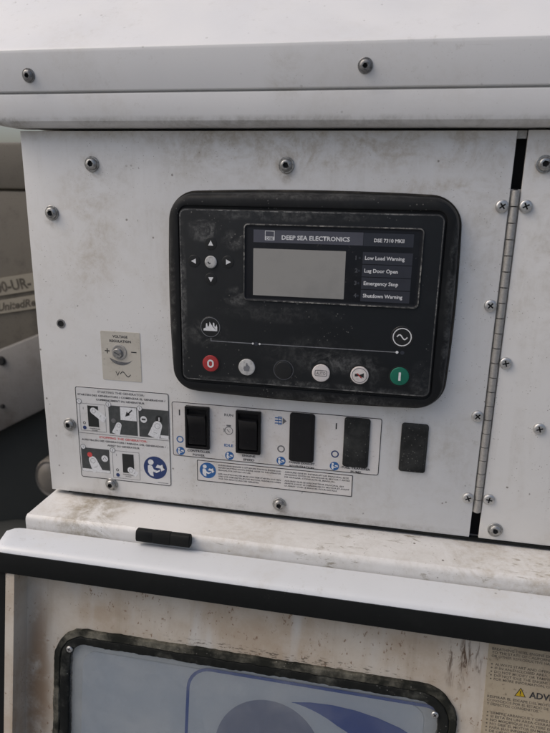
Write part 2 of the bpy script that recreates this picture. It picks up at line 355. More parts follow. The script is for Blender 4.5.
def plate(name, mat, parent, cx, cz, w_, h_, r, h0, h1, bev=0.1, n=6):
    return rrloft(name, mat, parent, cx, cz, w_, h_, r, [(0, h0), (0, h1-bev), (bev, h1)], n=n)
def disc(name, mat, parent, cx, cz, r, h, n=28):
    bm = bmesh.new(); bm.faces.new([bm.verts.new(V(cx+r*math.cos(2*math.pi*k/n), cz+r*math.sin(2*math.pi*k/n), h)) for k in range(n)])
    return finish(name, bm, mat, parent, 0)
def strip(bm, outer, inner, h):
    a = [bm.verts.new(V(x, z, h)) for x, z in outer]; b = [bm.verts.new(V(x, z, h)) for x, z in inner]
    for i in range(len(a)):
        j = (i+1) % len(a); bm.faces.new((a[i], a[j], b[j], b[i]))
def ringflat(name, mat, parent, cx, cz, r0, r1, h, n=28):
    bm = bmesh.new(); c = lambda r: [(cx+r*math.cos(2*math.pi*k/n), cz+r*math.sin(2*math.pi*k/n)) for k in range(n)]
    strip(bm, c(r1), c(r0), h); return finish(name, bm, mat, parent, 0)
def outline(name, mat, parent, cx, cz, w_, h_, r, t_, h):
    bm = bmesh.new(); strip(bm, rrpts(cx, cz, w_, h_, r), rrpts(cx, cz, w_-2*t_, h_-2*t_, max(0.1, r-t_)), h)
    return finish(name, bm, mat, parent, 0)
def poly(name, mat, parent, pts, h):
    bm = bmesh.new(); f = bm.faces.new([bm.verts.new(V(x, z, h)) for x, z in pts])
    bmesh.ops.triangulate(bm, faces=[f]); return finish(name, bm, mat, parent, 0)
def rect(name, mat, parent, x0, z0, x1, z1, h): return poly(name, mat, parent, [(x0, z0), (x1, z0), (x1, z1), (x0, z1)], h)
def pathflat(name, mat, parent, pts, wd, h):
    """printed line of even width"""
    bm = bmesh.new(); L = []; Rr = []
    for i, p in enumerate(pts):
        a = Vector(pts[max(0, i-1)]); b = Vector(pts[min(len(pts)-1, i+1)]); d = (b-a).normalized(); q = Vector((-d.y, d.x))*wd/2
        L.append(bm.verts.new(V(p[0]+q.x, p[1]+q.y, h))); Rr.append(bm.verts.new(V(p[0]-q.x, p[1]-q.y, h)))
    for i in range(len(pts)-1): bm.faces.new((L[i], L[i+1], Rr[i+1], Rr[i]))
    return finish(name, bm, mat, parent, 0)
def capsule(cx, cz, dx, dz, r0, r1, n=8):
    """tapered rounded outline from (cx,cz) rounded tip along (dx,dz), square end"""
    d = Vector((dx, dz)); u = d.normalized(); q = Vector((-u.y, u.x)); c = Vector((cx, cz)); a0 = math.atan2(q.y, q.x)
    pts = [tuple(c + r0*Vector((math.cos(a0+math.pi*k/n), math.sin(a0+math.pi*k/n)))) for k in range(n+1)]
    e = c+d; return pts + [tuple(e-q*r1), tuple(e+q*r1)]
def text(name, s, mat, parent, x, z, height, h, width=None, align='LEFT', bold=0.0, rot=0.0, shear=0.0):
    """one printed line as a flat mesh; (x, z) = baseline start/centre, height = capital height in mm"""
    cu = bpy.data.curves.new(name, 'FONT'); cu.body = s; cu.size = 1.0; cu.align_x = align; cu.offset = bold; cu.resolution_u = 2; cu.shear = shear
    to = bpy.data.objects.new('text_source', cu); C.objects.link(to)
    dg = bpy.context.evaluated_depsgraph_get(); me = bpy.data.meshes.new_from_object(to.evaluated_get(dg))
    bpy.data.objects.remove(to); bpy.data.curves.remove(cu)
    xs = [v.co.x for v in me.vertices]; k = height/0.70/1000
    kx = k if width is None else (width/1000)/max(1e-6, max(xs)-min(xs))
    x0 = min(xs) if align == 'LEFT' else (max(xs)+min(xs))/2
    og = ORG.get(root(parent), Vector()); c, s_ = math.cos(rot), math.sin(rot)
    for v in me.vertices:
        a, b = (v.co.x-x0)*kx, v.co.y*k
        v.co = V(x, z, h)+Vector((a*c-b*s_, 0, a*s_+b*c))-og
    me.name = name
    return link(name, me, mat, parent)
def extrude_x(name, mat, parent, prof, x0, x1, closed=True, smooth=30, nx=1, warp=None, uneven=0.0):
    """prof: (y, z) in mm of the frame, swept along x"""
    bm = bmesh.new(); rows = []
    for k in range(nx+1):
        x = x0+(x1-x0)*k/nx
        row = []
        for (y, z) in prof:
            p = (x, y, z)
            if warp: p = warp(*p)
            row.append(bm.verts.new(Vector(p)/1000))
        rows.append(row)
    n = len(prof)
    for a, b in zip(rows, rows[1:]):
        for i in range(n if closed else n-1):
            j = (i+1) % n; bm.faces.new((a[i], a[j], b[j], b[i]))
    if closed: bm.faces.new(rows[0]); bm.faces.new(rows[-1][::-1])
    return finish(name, bm, mat, parent, smooth)
def box(name, mat, parent, x0, x1, y0, y1, z0, z1, bev=0.0, seg=2):
    bm = bmesh.new(); bmesh.ops.create_cube(bm, size=1.0)
    for v in bm.verts: v.co = Vector(((x0+x1)/2+v.co.x*(x1-x0), (y0+y1)/2+v.co.y*(y1-y0), (z0+z1)/2+v.co.z*(z1-z0)))/1000
    if bev: bmesh.ops.bevel(bm, geom=bm.edges[:], offset=bev/1000, segments=seg, affect='EDGES', profile=0.5)
    return finish(name, bm, mat, parent)
def holed(bm, outer, hole, h):
    """flat face between an outline and a hole"""
    ed = []
    for loop in (outer, hole):
        vs = [bm.verts.new(V(x, z, h)) for x, z in loop]
        for i in range(len(vs)): ed.append(bm.edges.new((vs[i], vs[(i+1) % len(vs)])))
    bmesh.ops.triangle_fill(bm, use_beauty=True, use_dissolve=False, edges=ed)

# fastener heads, built once each and shared
def circ(r, n=28, ph=0.0): return [(r*math.cos(2*math.pi*k/n+ph), r*math.sin(2*math.pi*k/n+ph)) for k in range(n)]
def head_mesh(name, prof, hole, depth, mats):
    bm = bmesh.new(); loft(bm, [[V(x, z, h) for x, z in circ(r)] for r, h in prof], False, False)
    rt, ht = prof[-1]; holed(bm, circ(rt), hole, ht)
    n0 = len(bm.faces); loft(bm, [[V(x, z, ht) for x, z in hole], [V(x*0.8, z*0.8, ht-depth) for x, z in hole]], False, True)
    bm.faces.ensure_lookup_table()
    for f in bm.faces[n0:]: f.material_index = 1
    bmesh.ops.remove_doubles(bm, verts=bm.verts, dist=1e-6); bmesh.ops.recalc_face_normals(bm, faces=bm.faces)
    me = bpy.data.meshes.new(name); bm.to_mesh(me); bm.free()
    for m in mats: me.materials.append(M[m])
    for p in me.polygons:
        p.use_smooth = True
    me.set_sharp_from_angle(angle=R(38)); return me
HEX = circ(2.5, 6)
CROSS = []
for k in range(4):
    a = math.pi/2*k; c, s = math.cos(a), math.sin(a)
    for (x, z) in ((0.62, 0.62), (0.55, 2.7), (-0.55, 2.7)):
        CROSS.append((x*c-z*s, x*s+z*c))
bolt_prof = [(6.5, 0), (6.5, 0.9), (6.2, 1.15), (5.2, 1.15), (5.1, 1.6), (4.9, 2.5), (4.2, 3.4), (3.2, 3.9)]
BOLT = head_mesh('bolt', bolt_prof, HEX, 2.0, ['zinc', 'socket'])
BOLT_DARK = head_mesh('bolt_dark', bolt_prof, circ(2.3, 6), 2.4, ['dark_bolt', 'socket'])
SCREW = head_mesh('screw', [(5.0, 0), (5.0, 0.9), (4.8, 1.6), (4.2, 2.2), (3.3, 2.5)], CROSS, 1.3, ['steel', 'socket'])
def fastener(name, me, parent, x, z, h, sc=1.0):
    o = link(name, me, None, parent, V(x, z, h)); o.rotation_euler = (R(random.uniform(-3, 3)), R(random.uniform(0, 360)), R(random.uniform(-3, 3))); o.scale = (sc,)*3
    return o

# ------------------------------------------------------------------ ground
bm = bmesh.new(); bmesh.ops.create_grid(bm, x_segments=2, y_segments=2, size=600)
bmesh.ops.translate(bm, verts=bm.verts, vec=(0, 0, -1.25))
g = finish('ground', bm, 'ground', None, 0); g['kind'] = 'structure'

# ------------------------------------------------------------------ generator cabinet
cab = thing('generator_cabinet', 'white painted generator cabinet with sloping hood and soiled bolted front panel', 'cabinet', (0, 0, -209))
box('inner_body', 'dark', cab, -252, 420, 14, 330, -560, 132)
fp_x0, fp_x1, fp_z0, fp_z1 = -258.7, 155.4, -209.0, 136.9
front = rrloft('front_panel', 'panel', cab, (fp_x0+fp_x1)/2, (fp_z0+fp_z1)/2, fp_x1-fp_x0, fp_z1-fp_z0, 0.6, [(0.4, -2.5), (0, -2.0), (0, -0.5), (0.15, -0.15), (0.5, 0)], True, True, 2)
box('side_panel', 'panel', cab, -258.6, -256.6, 2.6, 330, -209, 136, 0.4)
box('seam_filler', 'hinge', cab, 155.8, 163.0, 3.5, 5.0, 131.5, 137.2)
for (x, z) in ((-192.3, 109.9), (-234.0, 67.8), (-20.8, 110.5), (-232.8, -135.3), (-191.9, -195.8), (-20.3, -197.1)):
    fastener('bolt', BOLT, front, x, z, 0.05)
for (x, z) in ((150.4, 81.6), (150.4, 3.3), (150.4, -92.3), (150.5, -169.8)):
    fastener('screw', SCREW, front, x, z, 0.05)
# open bolt hole with its worn rim
bm = bmesh.new(); c = lambda r, h: [V(-233.8+x, -33.7+z, h) for x, z in circ(r)]
loft(bm, [c(4.4, 0.05), c(4.3, 0.5), c(3.2, 0.6), c(3.0, 0.15)], False, False); finish('grommet', bm, 'dark_bolt', front)
disc('bolt_hole', 'dark', front, -233.8, -33.7, 3.05, 0.2)
# hood: roof slope, overhanging brow, seam, vertical lip and rolled bottom edge (y, z)
prof = [(150, 352), (-16.0, 200.2), (-19.4, 198.2), (-21.6, 196.0), (-22.2, 193.4), (-17.6, 166.2), (-16.8, 165.4), (-13.6, 165.2), (-13.6, 164.2), (-17.0, 163.7), (-17.3, 162.5),
        (-16.8, 146.0), (-16.0, 143.0), (-13.6, 140.6), (-10.4, 139.5), (-6.0, 139.0), (10, 139.0), (10, 142), (330, 142), (330, 352)]
def hoodwarp(x, y, z):
    if x < -254:
        k = min(1.0, (-254-x)/42); k = k*k
        if z < 150: z += 7.5*k
        if y < -5: y += 9*k*(0.3 if z > 160 else 1)
    return x, y, z
hood = extrude_x('hood', 'canopy', cab, prof, -300, 420, nx=90, warp=hoodwarp)
for (x, z, y) in ((-233.6, 177.6, -19.4), (40.1, 179.8, -19.8)):
    o = link('bolt', BOLT_DARK, None, hood, Vector((x, y, z))/1000); o.rotation_euler = (R(9.6), 0, 0); o.scale = (0.86,)*3
# ledge below the panel
ledge = extrude_x('ledge', 'ledge', cab, [(25, -213.4), (-42.0, -213.2), (-44.6, -212.9), (-46.8, -214.2), (-48.0, -216.2), (-48.4, -218.6), (-48.4, -300), (-44, -300), (-44, -235), (25, -235)], -258.7, 420)

bm = bmesh.new(); ends = []  # black wedge strip along the panel's bottom edge, thickening to the right
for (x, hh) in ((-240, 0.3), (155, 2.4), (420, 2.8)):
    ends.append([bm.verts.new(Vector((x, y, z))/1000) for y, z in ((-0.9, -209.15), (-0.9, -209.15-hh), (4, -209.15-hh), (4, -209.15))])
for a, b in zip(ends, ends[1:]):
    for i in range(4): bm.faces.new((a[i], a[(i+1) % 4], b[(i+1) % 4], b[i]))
bm.faces.new(ends[0]); bm.faces.new(ends[-1][::-1]); finish('bottom_strip', bm, 'rubber', cab, 0)

# ------------------------------------------------------------------ hinged panel on the right
rp = thing('hinged_side_panel', 'white hinged panel hung on a long steel piano hinge', 'panel', (163.4, 0, -209))
skin = rrloft('door_skin', 'panel_right', rp, (163.4+400)/2, (fp_z0+0.1+fp_z1+0.4)/2, 400-163.4, fp_z1-fp_z0+0.3, 0.6, [(0.4, -2.5), (0, -2.0), (0, -0.6), (0.15, -0.25), (0.5, -0.1)], True, True, 2)
for (x, z) in ((177.6, 113.0), (176.7, -198.6)): fastener('bolt', BOLT, skin, x, z, 0.0)
for (x, z) in ((167.9, 81.9), (167.7, -44.0), (201.2, -99.2), (168.1, -169.2)): fastener('screw', SCREW, skin, x, z, 0.0)
hg = box('piano_hinge', 'hinge', rp, 153, 166.5, 2.8, 3.8, -184.5, 94.5)
zs = [94.1-k*(94.1+183.8)/22 for k in range(23)]
bm = bmesh.new(); L = zs[0]-zs[1]-0.55
loft(bm, [[Vector((r*math.cos(2*math.pi*k/16), r*math.sin(2*math.pi*k/16), z))/1000 for k in range(16)] for r, z in ((2.6, -L/2), (3.05, -L/2+0.3), (3.05, L/2-0.3), (2.6, L/2))], True, True)
bmesh.ops.recalc_face_normals(bm, faces=bm.faces); kn = bpy.data.meshes.new('knuckle'); bm.to_mesh(kn); bm.free(); kn.materials.append(M['hinge'])
for p in kn.polygons: p.use_smooth = True
kn.set_sharp_from_angle(angle=R(40))
for k in range(22):
    o = link('knuckle', kn, None, hg, Vector((159.4+random.uniform(-.06, .06), 1.0, (zs[k]+zs[k+1])/2))/1000)
    o.rotation_euler = (0, R(random.uniform(-.4, .4)), R(random.uniform(0, 360)))
bm = bmesh.new(); loft(bm, [[Vector((159.4+1.6*math.cos(2*math.pi*k/12), 1.0+1.6*math.sin(2*math.pi*k/12), z))/1000 for k in range(12)] for z in (-184.4, 94.6)], True, True)
finish('hinge_pin', bm, 'dark', hg)

# ------------------------------------------------------------------ engine controller
ct = thing('engine_controller', 'black generator controller with grey display and round push buttons', 'controller', (0, 0, -90))
rrloft('bezel_lip', 'lip', ct, -0.4, 0.1, 247.4, 182.4, 23, [(0, 0.05), (0, 2.0), (0.5, 2.9), (1.4, 3.1), (2.2, 3.0)], False, False, 12, bow=3.0)
rrloft('bezel', 'bezel', ct, -0.4, 0.1, 247.4, 182.4, 23, [(1.9, 2.6), (2.2, 4.0), (2.8, 7.4), (3.8, 10.2), (5.4, 12.3), (8.0, 13.2), (13.2, 13.9, 9), (14.0, 13.6, 8), (14.3, 12.6, 7.5), (15.0, 12.4, 7)], False, True, 12, bow=3.0)
fpl = rrloft('faceplate', 'plate', ct, -0.4, 0.4, 216.4, 149.0, 6, [(0, 12.5), (0, 15.3), (0.35, 15.8), (0.8, 16.0)], False, True, 6)
outline('faceplate_edge', 'edge_line', fpl, -0.4, 0.4, 215.2, 147.8, 5.6, 0.9, 16.06)
Hp = 16.08
# display: worn ridge, overlay, strips
cx, cz, dw, dh = 20.1, 32.2, 146.0, 64.4
disp = rrloft('display_overlay', 'overlay', ct, cx, cz, dw-7, dh-7, 2.0, [(0, 15.9), (0, 16.1), (0.2, 16.15)], False, True)
rdg = rrloft('display_ridge', 'overlay', ct, cx, cz, dw, dh, 4.2, [(0, 15.9), (0.3, 16.6), (0.7, 16.9), (1.3, 16.95), (1.7, 16.7), (2.1, 16.2), (3.6, 16.1)], False, False)
Hd = 16.2
outline('ridge_wear', 'ridge', rdg, cx, cz, dw-1.0, dh-1.0, 3.7, 0.9, 17.0)
rect('header_strip', 'header', disp, -44.2, 49.1, 45.6, 59.3, Hd)
rect('header_strip', 'header_dark', disp, 45.9, 48.9, 85.0, 59.1, Hd)
outline('brand_mark', 'print_white', disp, -30.5, 54.8, 8.0, 7.6, 0.1, 0.45, Hd+.06)
rect('brand_mark', 'print_white', disp, -34.3, 51.1, -26.7, 53.9, Hd+.07)
text('brand_lettering', 'DSE', 'header', disp, -30.5, 51.5, 2.0, Hd+.13, 6.2, 'CENTER', 0.03)
text('lettering', 'DEEP SEA ELECTRONICS', 'print_white', disp, -20.5, 51.9, 3.4, Hd+.08, 55.5, bold=0.026)
text('lettering', 'DSE 7310 MKII', 'print_white', disp, 54.2, 52.2, 2.7, Hd+.08, 23.6, bold=0.022)
plate('lcd_screen', 'lcd', disp, -5.9, 24.6, 76.6, 39.0, 0.4, 16.16, 16.26, 0.05)
for i, (s, wd) in enumerate((('Low Load Warning', 31.2), ('Lug Door Open', 26.6), ('Emergency Stop', 27.6), ('Shutdown Warning', 31.6))):
    zt = 44.2-i*10.15
    rect('alarm_row', 'row', disp, 46.0, zt-9.5, 85.2, zt, Hd)
    text('lettering', s, 'print_white', disp, 47.9, zt-6.1, 2.9, Hd+.08, wd, bold=0.021)
    text('row_number', str(i+1), 'print_faint', disp, 40.3, zt-6.4, 3.2, Hd+.02, bold=0.03)
    disc('alarm_lamp', 'header_dark', disp, 43.6, zt-5.0, 0.9, Hd+.02, 14)
# navigation pad
for (x, z, a) in ((-80.9, 46.6, 90), (-95.7, 31.6, 180), (-66.1, 31.9, 0), (-81.1, 17.0, 270)):
    pad = rrloft('arrow_key', 'btn_dark', ct, x, z, 10.5, 10.5, 5.2, [(0, 16.0), (0.2, 16.2), (0.9, 16.3)], n=6)
    poly('arrow', 'print_white', pad, [(x+2.7*math.cos(R(a+d)), z+2.7*math.sin(R(a+d))) for d in (0, 125, 235)], 16.38)
nb = rrloft('confirm_button', 'btn_grey', ct, -80.9, 31.4, 10.4, 10.4, 5.2, [(0, 16.0), (0, 16.9), (0.5, 17.3), (1.2, 17.4)], n=8)
pathflat('tick_mark', 'ink_dark', nb, [(-83.2, 31.6), (-81.9, 29.9), (-80.9, 30.6)], 1.1, 17.46)
# mains and generator symbols with the mimic line
ms = rrloft('mains_symbol', 'btn_dark', ct, -82.0, -24.9, 18.6, 18.6, 9.3, [(0, 16.0), (0.3, 16.25), (1.4, 16.3)], n=8)
ringflat('symbol_ring', 'print_dim', ms, -82.0, -24.9, 8.3, 8.8, 16.36)
poly('town_print', 'print_white', ms, [(-88.2, -28.2), (-75.8, -28.2), (-75.8, -24.6), (-76.4, -22.2), (-77.2, -24.2), (-78.2, -24.2), (-78.4, -20.8), (-79.6, -20.8), (-79.8, -24.4), (-81.2, -22.0), (-82.6, -20.2), (-83.2, -24.0), (-84.4, -24.4), (-84.8, -21.6), (-85.8, -21.6), (-86.2, -25.6), (-88.2, -26.4)], 16.36)
gs = rrloft('generator_symbol', 'btn_dark', ct, 81.8, -23.7, 18.6, 18.6, 9.3, [(0, 16.0), (0.3, 16.25), (1.4, 16.3)], n=8)
ringflat('symbol_ring', 'print_white', gs, 81.8, -23.7, 6.9, 7.7, 16.36)
pathflat('wave_print', 'print_white', gs, [(77.6+8.4*k/20, -23.7+1.9*math.sin(2*math.pi*k/20)) for k in range(21)], 0.95, 16.37)
pathflat('mimic_line', 'print_dim', fpl, [(-81.6, -34.4), (-81.6, -37.0)], 0.8, Hp)
pathflat('mimic_line', 'print_dim', fpl, [(-81.9, -37.1), (-44.0, -37.2)], 0.8, Hp+.02)
disc('line_end', 'print_white', fpl, -44.0, -37.2, 0.9, Hp+.04, 14); disc('indicator_lamp', 'header_dark', fpl, -41.0, -37.3, 1.7, Hp+.02, 16); disc('line_end', 'print_white', fpl, -38.0, -37.2, 0.9, Hp+.04, 14)
pathflat('mimic_line', 'print_dim', fpl, [(-38.0, -37.2), (78.6, -36.8)], 0.75, Hp+.02)
disc('line_end', 'print_white', fpl, 78.6, -36.8, 1.2, Hp+.04, 14); disc('indicator_lamp', 'header_dark', fpl, 82.9, -36.9, 1.7, Hp+.02, 16)
def button(name, mat, x, z, r, h=1.3):
    b = rrloft(name, mat, ct, x, z, 2*r, 2*r, r, [(0, 16.0), (0, 16.0+h*0.6), (0.3, 16.0+h*0.9), (0.9, 16.0+h)], n=10)
    ringflat('button_surround', 'btn_dark', b, x, z, r, r+1.4, Hp+.03, 40); return b
b = button('stop_button', 'btn_red', -81.9, -57.6, 7.4); bm = bmesh.new()
strip(bm, rrpts(-81.9, -57.6, 6.0, 7.4, 3.0), rrpts(-81.9, -57.6, 3.0, 4.4, 1.5), 17.36); finish('stop_mark', bm, 'print_white', b, 0)
b = button('manual_button', 'btn_grey', -49.1, -58.7, 7.4)
poly('hand_mark', 'print_dim', b, [(-51.2, -62), (-47.2, -62), (-46.2, -59.0), (-46.6, -57.2), (-48.2, -56.6), (-48.4, -54.8), (-49.4, -54.8), (-50.0, -57.6), (-51.6, -57.8), (-52.0, -60)], 17.36)
b = button('test_button', 'btn_dark', -16.5, -59.0, 7.6, 0.7); ringflat('button_ring', 'print_faint', b, -16.5, -59.0, 8.3, 8.9, Hp+.09, 36)
b = button('auto_button', 'btn_white', 16.2, -59.2, 7.7); outline('auto_frame', 'ink_grey', b, 16.2, -59.2, 10.6, 5.4, 1.2, 0.6, 17.36)
text('auto_lettering', 'AUTO', 'ink_grey', b, 16.2, -60.5, 2.6, 17.36, 8.0, 'CENTER', 0.02)
b = button('mute_button', 'btn_white', 49.0, -58.7, 7.7); ringflat('button_ring', 'ink_grey', b, 49.0, -58.7, 6.0, 6.5, 17.36)
poly('horn_mark', 'ink_black', b, [(45.0, -59.8), (45.0, -57.4), (46.6, -57.4), (48.6, -58.2), (50.4, -57.6), (52.6, -56.4), (52.6, -60.6), (50.4, -59.6), (48.6, -59.2), (46.6, -59.8)], 17.37)
poly('horn_mark', 'btn_red', b, [(46.2, -57.0), (47.6, -57.0), (51.6, -61.0), (50.2, -61.0)], 17.40)
b = button('start_button', 'btn_green', 82.2, -57.2, 7.8); rect('start_mark', 'print_white', b, 81.3, -60.8, 83.1, -53.6, 17.36)

# ------------------------------------------------------------------ stickers on the panel
def book_symbol(parent, cx, cz, r, h, mat='ink_blue', name='read_manual_symbol'):
    d = disc(name, mat, parent, cx, cz, r, h, 36); k = r/12; P = lambda L: [(cx+a*k, cz+b*k) for a, b in L]
    pm = 'print_white'
    disc('head_print', pm, d, cx-4.4*k, cz+5.6*k, 2.9*k, h+.06, 18)
    poly('figure_print', pm, d, P([(-7.6, 1.8), (-5.6, 2.6), (-3.2, 1.6), (-1.6, -1.8), (2.0, -3.0), (4.8, -1.6), (4.6, -3.4), (1.0, -5.4), (-2.4, -4.2), (-2.0, -9.4), (-5.4, -8.6), (-7.6, -5.0)]), h+.07)
    poly('book_print', pm, d, P([(0.4, 0.2), (2.2, 3.6), (5.2, 2.8), (7.6, 4.2), (8.2, 0.4), (10.0, -0.8), (6.2, -3.2), (5.4, -0.2)]), h+.08)
    return d
# voltage adjustment sticker
vs = thing('voltage_sticker', 'small beige sticker with plus and minus signs around an adjuster', 'sticker', (-174.5, 0, -85.7))
vb = plate('sticker_sheet', 'sticker_beige', vs, -174.5, -61.8, 39.4, 47.8, 1.2, 0.03, 0.35)
text('lettering', 'VOLTAGE', 'ink', vs, -174.6, -43.8, 2.3, 0.42, 15.0, 'CENTER', 0.03)
text('lettering', 'REGULATION', 'ink', vs, -174.6, -48.2, 2.3, 0.42, 21.5, 'CENTER', 0.03)
pathflat('plus_sign', 'ink', vs, [(-190.6, -57.0), (-185.6, -57.0)], 1.0, 0.42); pathflat('plus_sign', 'ink', vs, [(-188.1, -54.5), (-188.1, -59.5)], 1.0, 0.43)
pathflat('minus_sign', 'ink', vs, [(-164.2, -56.9), (-158.8, -56.9)], 1.0, 0.42)
N = 18; arc = [(-174.6+13.4*math.sin(R(-58+116*k/N)), -58.0-13.0*math.cos(R(-58+116*k/N))*0.95) for k in range(N+1)]
arc2 = [(x, z+4.6*math.sin(math.pi*min(1, (k+1.5)/(N+1.5)))*(1-k/N*0.55)) for k, (x, z) in enumerate(arc)]
bm = bmesh.new(); a = [bm.verts.new(V(x, z, .42)) for x, z in arc]; b2 = [bm.verts.new(V(x, z, .42)) for x, z in arc2]
for k in range(N): bm.faces.new((a[k], a[k+1], b2[k+1], b2[k]))
finish('turn_arrow', bm, 'ink_grey', vs, 0)
text('volt_sign', 'V', 'ink', vs, -181.0, -81.0, 4.6, 0.42, 4.4, bold=0.0)
pathflat('wave_sign', 'ink', vs, [(-176.2+10.5*k/20, -79.0+2.3*math.sin(2*math.pi*k/20)) for k in range(21)], 0.8, 0.42)
adj = thing('adjuster_screw', 'small slotted metal adjuster in the middle of the beige sticker', 'adjuster', (-176, 0.4, -58))
bm = bmesh.new(); c = lambda r, h, dx=0, dz=0: [V(-176.2+dx+x, -57.6+dz+z, h) for x, z in circ(r)]
loft(bm, [c(7.6, .38), c(7.4, 1.0), c(6.4, 1.2), c(5.4, 1.0), c(4.9, .5)], False, True); finish('collar', bm, 'hinge', adj)
bm = bmesh.new(); slot = [(-2.8, -.55), (2.8, -.55), (2.8, .55), (-2.8, .55)]
ph = R(-28); slot = [(x*math.cos(ph)-z*math.sin(ph), x*math.sin(ph)+z*math.cos(ph)) for x, z in slot]
loft(bm, [c(4.6, .5, -1.2, -1), c(4.6, 2.2, -1.2, -1), c(4.1, 2.8, -1.2, -1)], False, False)
holed(bm, [(x-177.4, z-58.6) for x, z in circ(4.1)], [(x-177.4, z-58.6) for x, z in slot], 2.8)
loft(bm, [[V(x-177.4, z-58.6, 2.8) for x, z in slot], [V(x-177.4, z-58.6, 1.6) for x, z in slot]], False, True)
bmesh.ops.remove_doubles(bm, verts=bm.verts, dist=1e-6); finish('slotted_shaft', bm, 'zinc', adj)

# start / stop instruction sticker
iset = thing('instruction_sticker', 'white picture sticker on starting and stopping the generator', 'sticker', (-176.4, 0, -190.8))
plate('sticker_sheet', 'sticker', iset, -176.45, -142.75, 96.2, 96.4, 2.6, 0.03, 0.3)
H1 = 0.36
outline('border_line', 'ink', iset, -176.45, -142.75, 95.8, 96.0, 2.5, 0.75, H1)
rect('divider_line', 'ink', iset, -223.4, -143.0, -129.4, -142.6, H1)
tl = lambda s, x, z, hh, wd, m='ink', b=0.025: text('lettering', s, m, iset, x, z, hh, H1+.02, wd, 'CENTER', b)
tl('STARTING THE GENERATOR:', -177.0, -99.6, 2.0, 48, 'ink_grey')
tl('STARTEN DES GENERATORS / COMENZAR EL GENERADOR /', -177.0, -103.6, 1.8, 90)
tl('COMMENCEMENT DU GENERATEUR', -178.0, -107.6, 1.8, 50)
tl('STOPPING THE GENERATOR:', -177.0, -146.8, 2.1, 50, 'ink_red')
tl('AUSSTELLEN DES GENERATORS / PARADA DEL GENERADOR /', -177.0, -150.6, 1.8, 88)
tl('ARRET DU GENERATEUR', -177.0, -154.6, 1.8, 34)
def frame(x0, z0, x1, z1, fill=None):
    if fill: rect('picture_ground', fill, iset, x0, z0, x1, z1, H1)
    outline('picture_frame', 'ink_grey', iset, (x0+x1)/2, (z0+z1)/2, x1-x0, z1-z0, 0.2, 0.35, H1+.04)
def finger(x, z, dx, dz, r0, r1, nail=True):
    f = poly('finger_picture', 'print_white', iset, capsule(x, z, dx, dz, r0, r1), H1+.12)
    u = Vector((dx, dz)).normalized()
    if nail: ringflat('nail_print', 'ink_grey', f, x+u.x*0.6, z+u.y*0.6, r0*0.55, r0*0.55+0.3, H1+.16, 16)
    pathflat('knuckle_print', 'ink_grey', f, [(x+dx*0.6-u.y*r0*0.4, z+dz*0.6+u.x*r0*0.4), (x+dx*0.6+u.y*r0*0.4, z+dz*0.6-u.x*r0*0.4)], 0.35, H1+.17)
def number(x, z, s):
    d = disc('number_disc', 'print_white', iset, x, z, 2.6, H1+.18, 20); ringflat('number_ring', 'ink_grey', d, x, z, 2.3, 2.8, H1+.2, 20)
    text('number', s, 'ink_grey', d, x, z-1.2, 2.4, H1+.2, None, 'CENTER', 0.01)
# 1: thumb on the switch
frame(-221.0, -140.2, -193.8, -111.6)
rect('switch_picture', 'ink_black', iset, -212.6, -135.4, -201.4, -113.6, H1+.06)
finger(-206.6, -118.6, 12.0, -8.6, 3.3, 3.6)
text('lettering', 'I', 'ink', iset, -217.2, -118.0, 2.4, H1+.05); ringflat('off_mark', 'ink', iset, -216.8, -132.0, 0.9, 1.5, H1+.05, 16)
disc('manual_dot', 'ink_navy', iset, -216.8, -137.0, 2.0, H1+.06, 18); tl('CONTROLLER', -206.0, -138.0, 1.2, 11); tl('POWER', -206.0, -139.7, 1.0, 6)
number(-221.0, -109.8, '1')
# 2: fast flow arrow
frame(-190.6, -140.9, -161.2, -111.5, 'ink_dark')
rect('inset_card', 'print_white', iset, -178.4, -125.6, -161.8, -112.2, H1+.06)
pathflat('arrow_print', 'ink', iset, [(-166.2, -114.6), (-170.8, -119.4)], 1.3, H1+.1); poly('arrow_print', 'ink', iset, [(-173.4, -121.8), (-168.2, -119.8), (-171.8, -116.6)], H1+.1)
tl('PRESS AND', -170.2, -124.4, 1.4, 13.4)
finger(-180.6, -131.2, -3.6, -9.6, 2.9, 4.2)
disc('key_picture', 'ink_grey', iset, -186.0, -127.0, 2.4, H1+.08, 18)
number(-190.2, -110.6, '2')
# 3: green start button
frame(-159.6, -141.0, -129.4, -112.0, 'ink_dark')
disc('key_picture', 'print_white', iset, -154.6, -123.0, 3.4, H1+.08, 22); rect('key_print', 'ink', iset, -156.6, -123.8, -152.6, -122.0, H1+.12)
disc('key_picture', 'ink_black', iset, -139.0, -121.2, 3.6, H1+.08, 22); rect('key_print', 'print_white', iset, -139.4, -123.2, -138.4, -119.6, H1+.12)
finger(-140.6, -128.0, -4.6, -12.6, 4.6, 6.0)
rect('inset_card', 'print_white', iset, -138.0, -140.8, -129.8, -137.6, H1+.1)
number(-158.4, -112.0, '3')
# 4: red stop button
frame(-222.6, -184.2, -192.4, -158.4, 'ink_dark'); rect('inset_card', 'print_white', iset, -222.2, -184.0, -192.8, -181.2, H1+.05)
disc('key_picture', 'ink_red', iset, -213.4, -165.6, 2.7, H1+.2, 20)
disc('key_picture', 'print_white', iset, -197.6, -168.4, 3.5, H1+.08, 22); pathflat('key_print', 'ink_grey', iset, [(-199.6, -169.6), (-197.6, -166.6), (-195.6, -169.6)], 0.6, H1+.12)
finger(-210.6, -171.4, 4.8, -11.8, 4.3, 5.4)
number(-220.0, -157.6, '1')
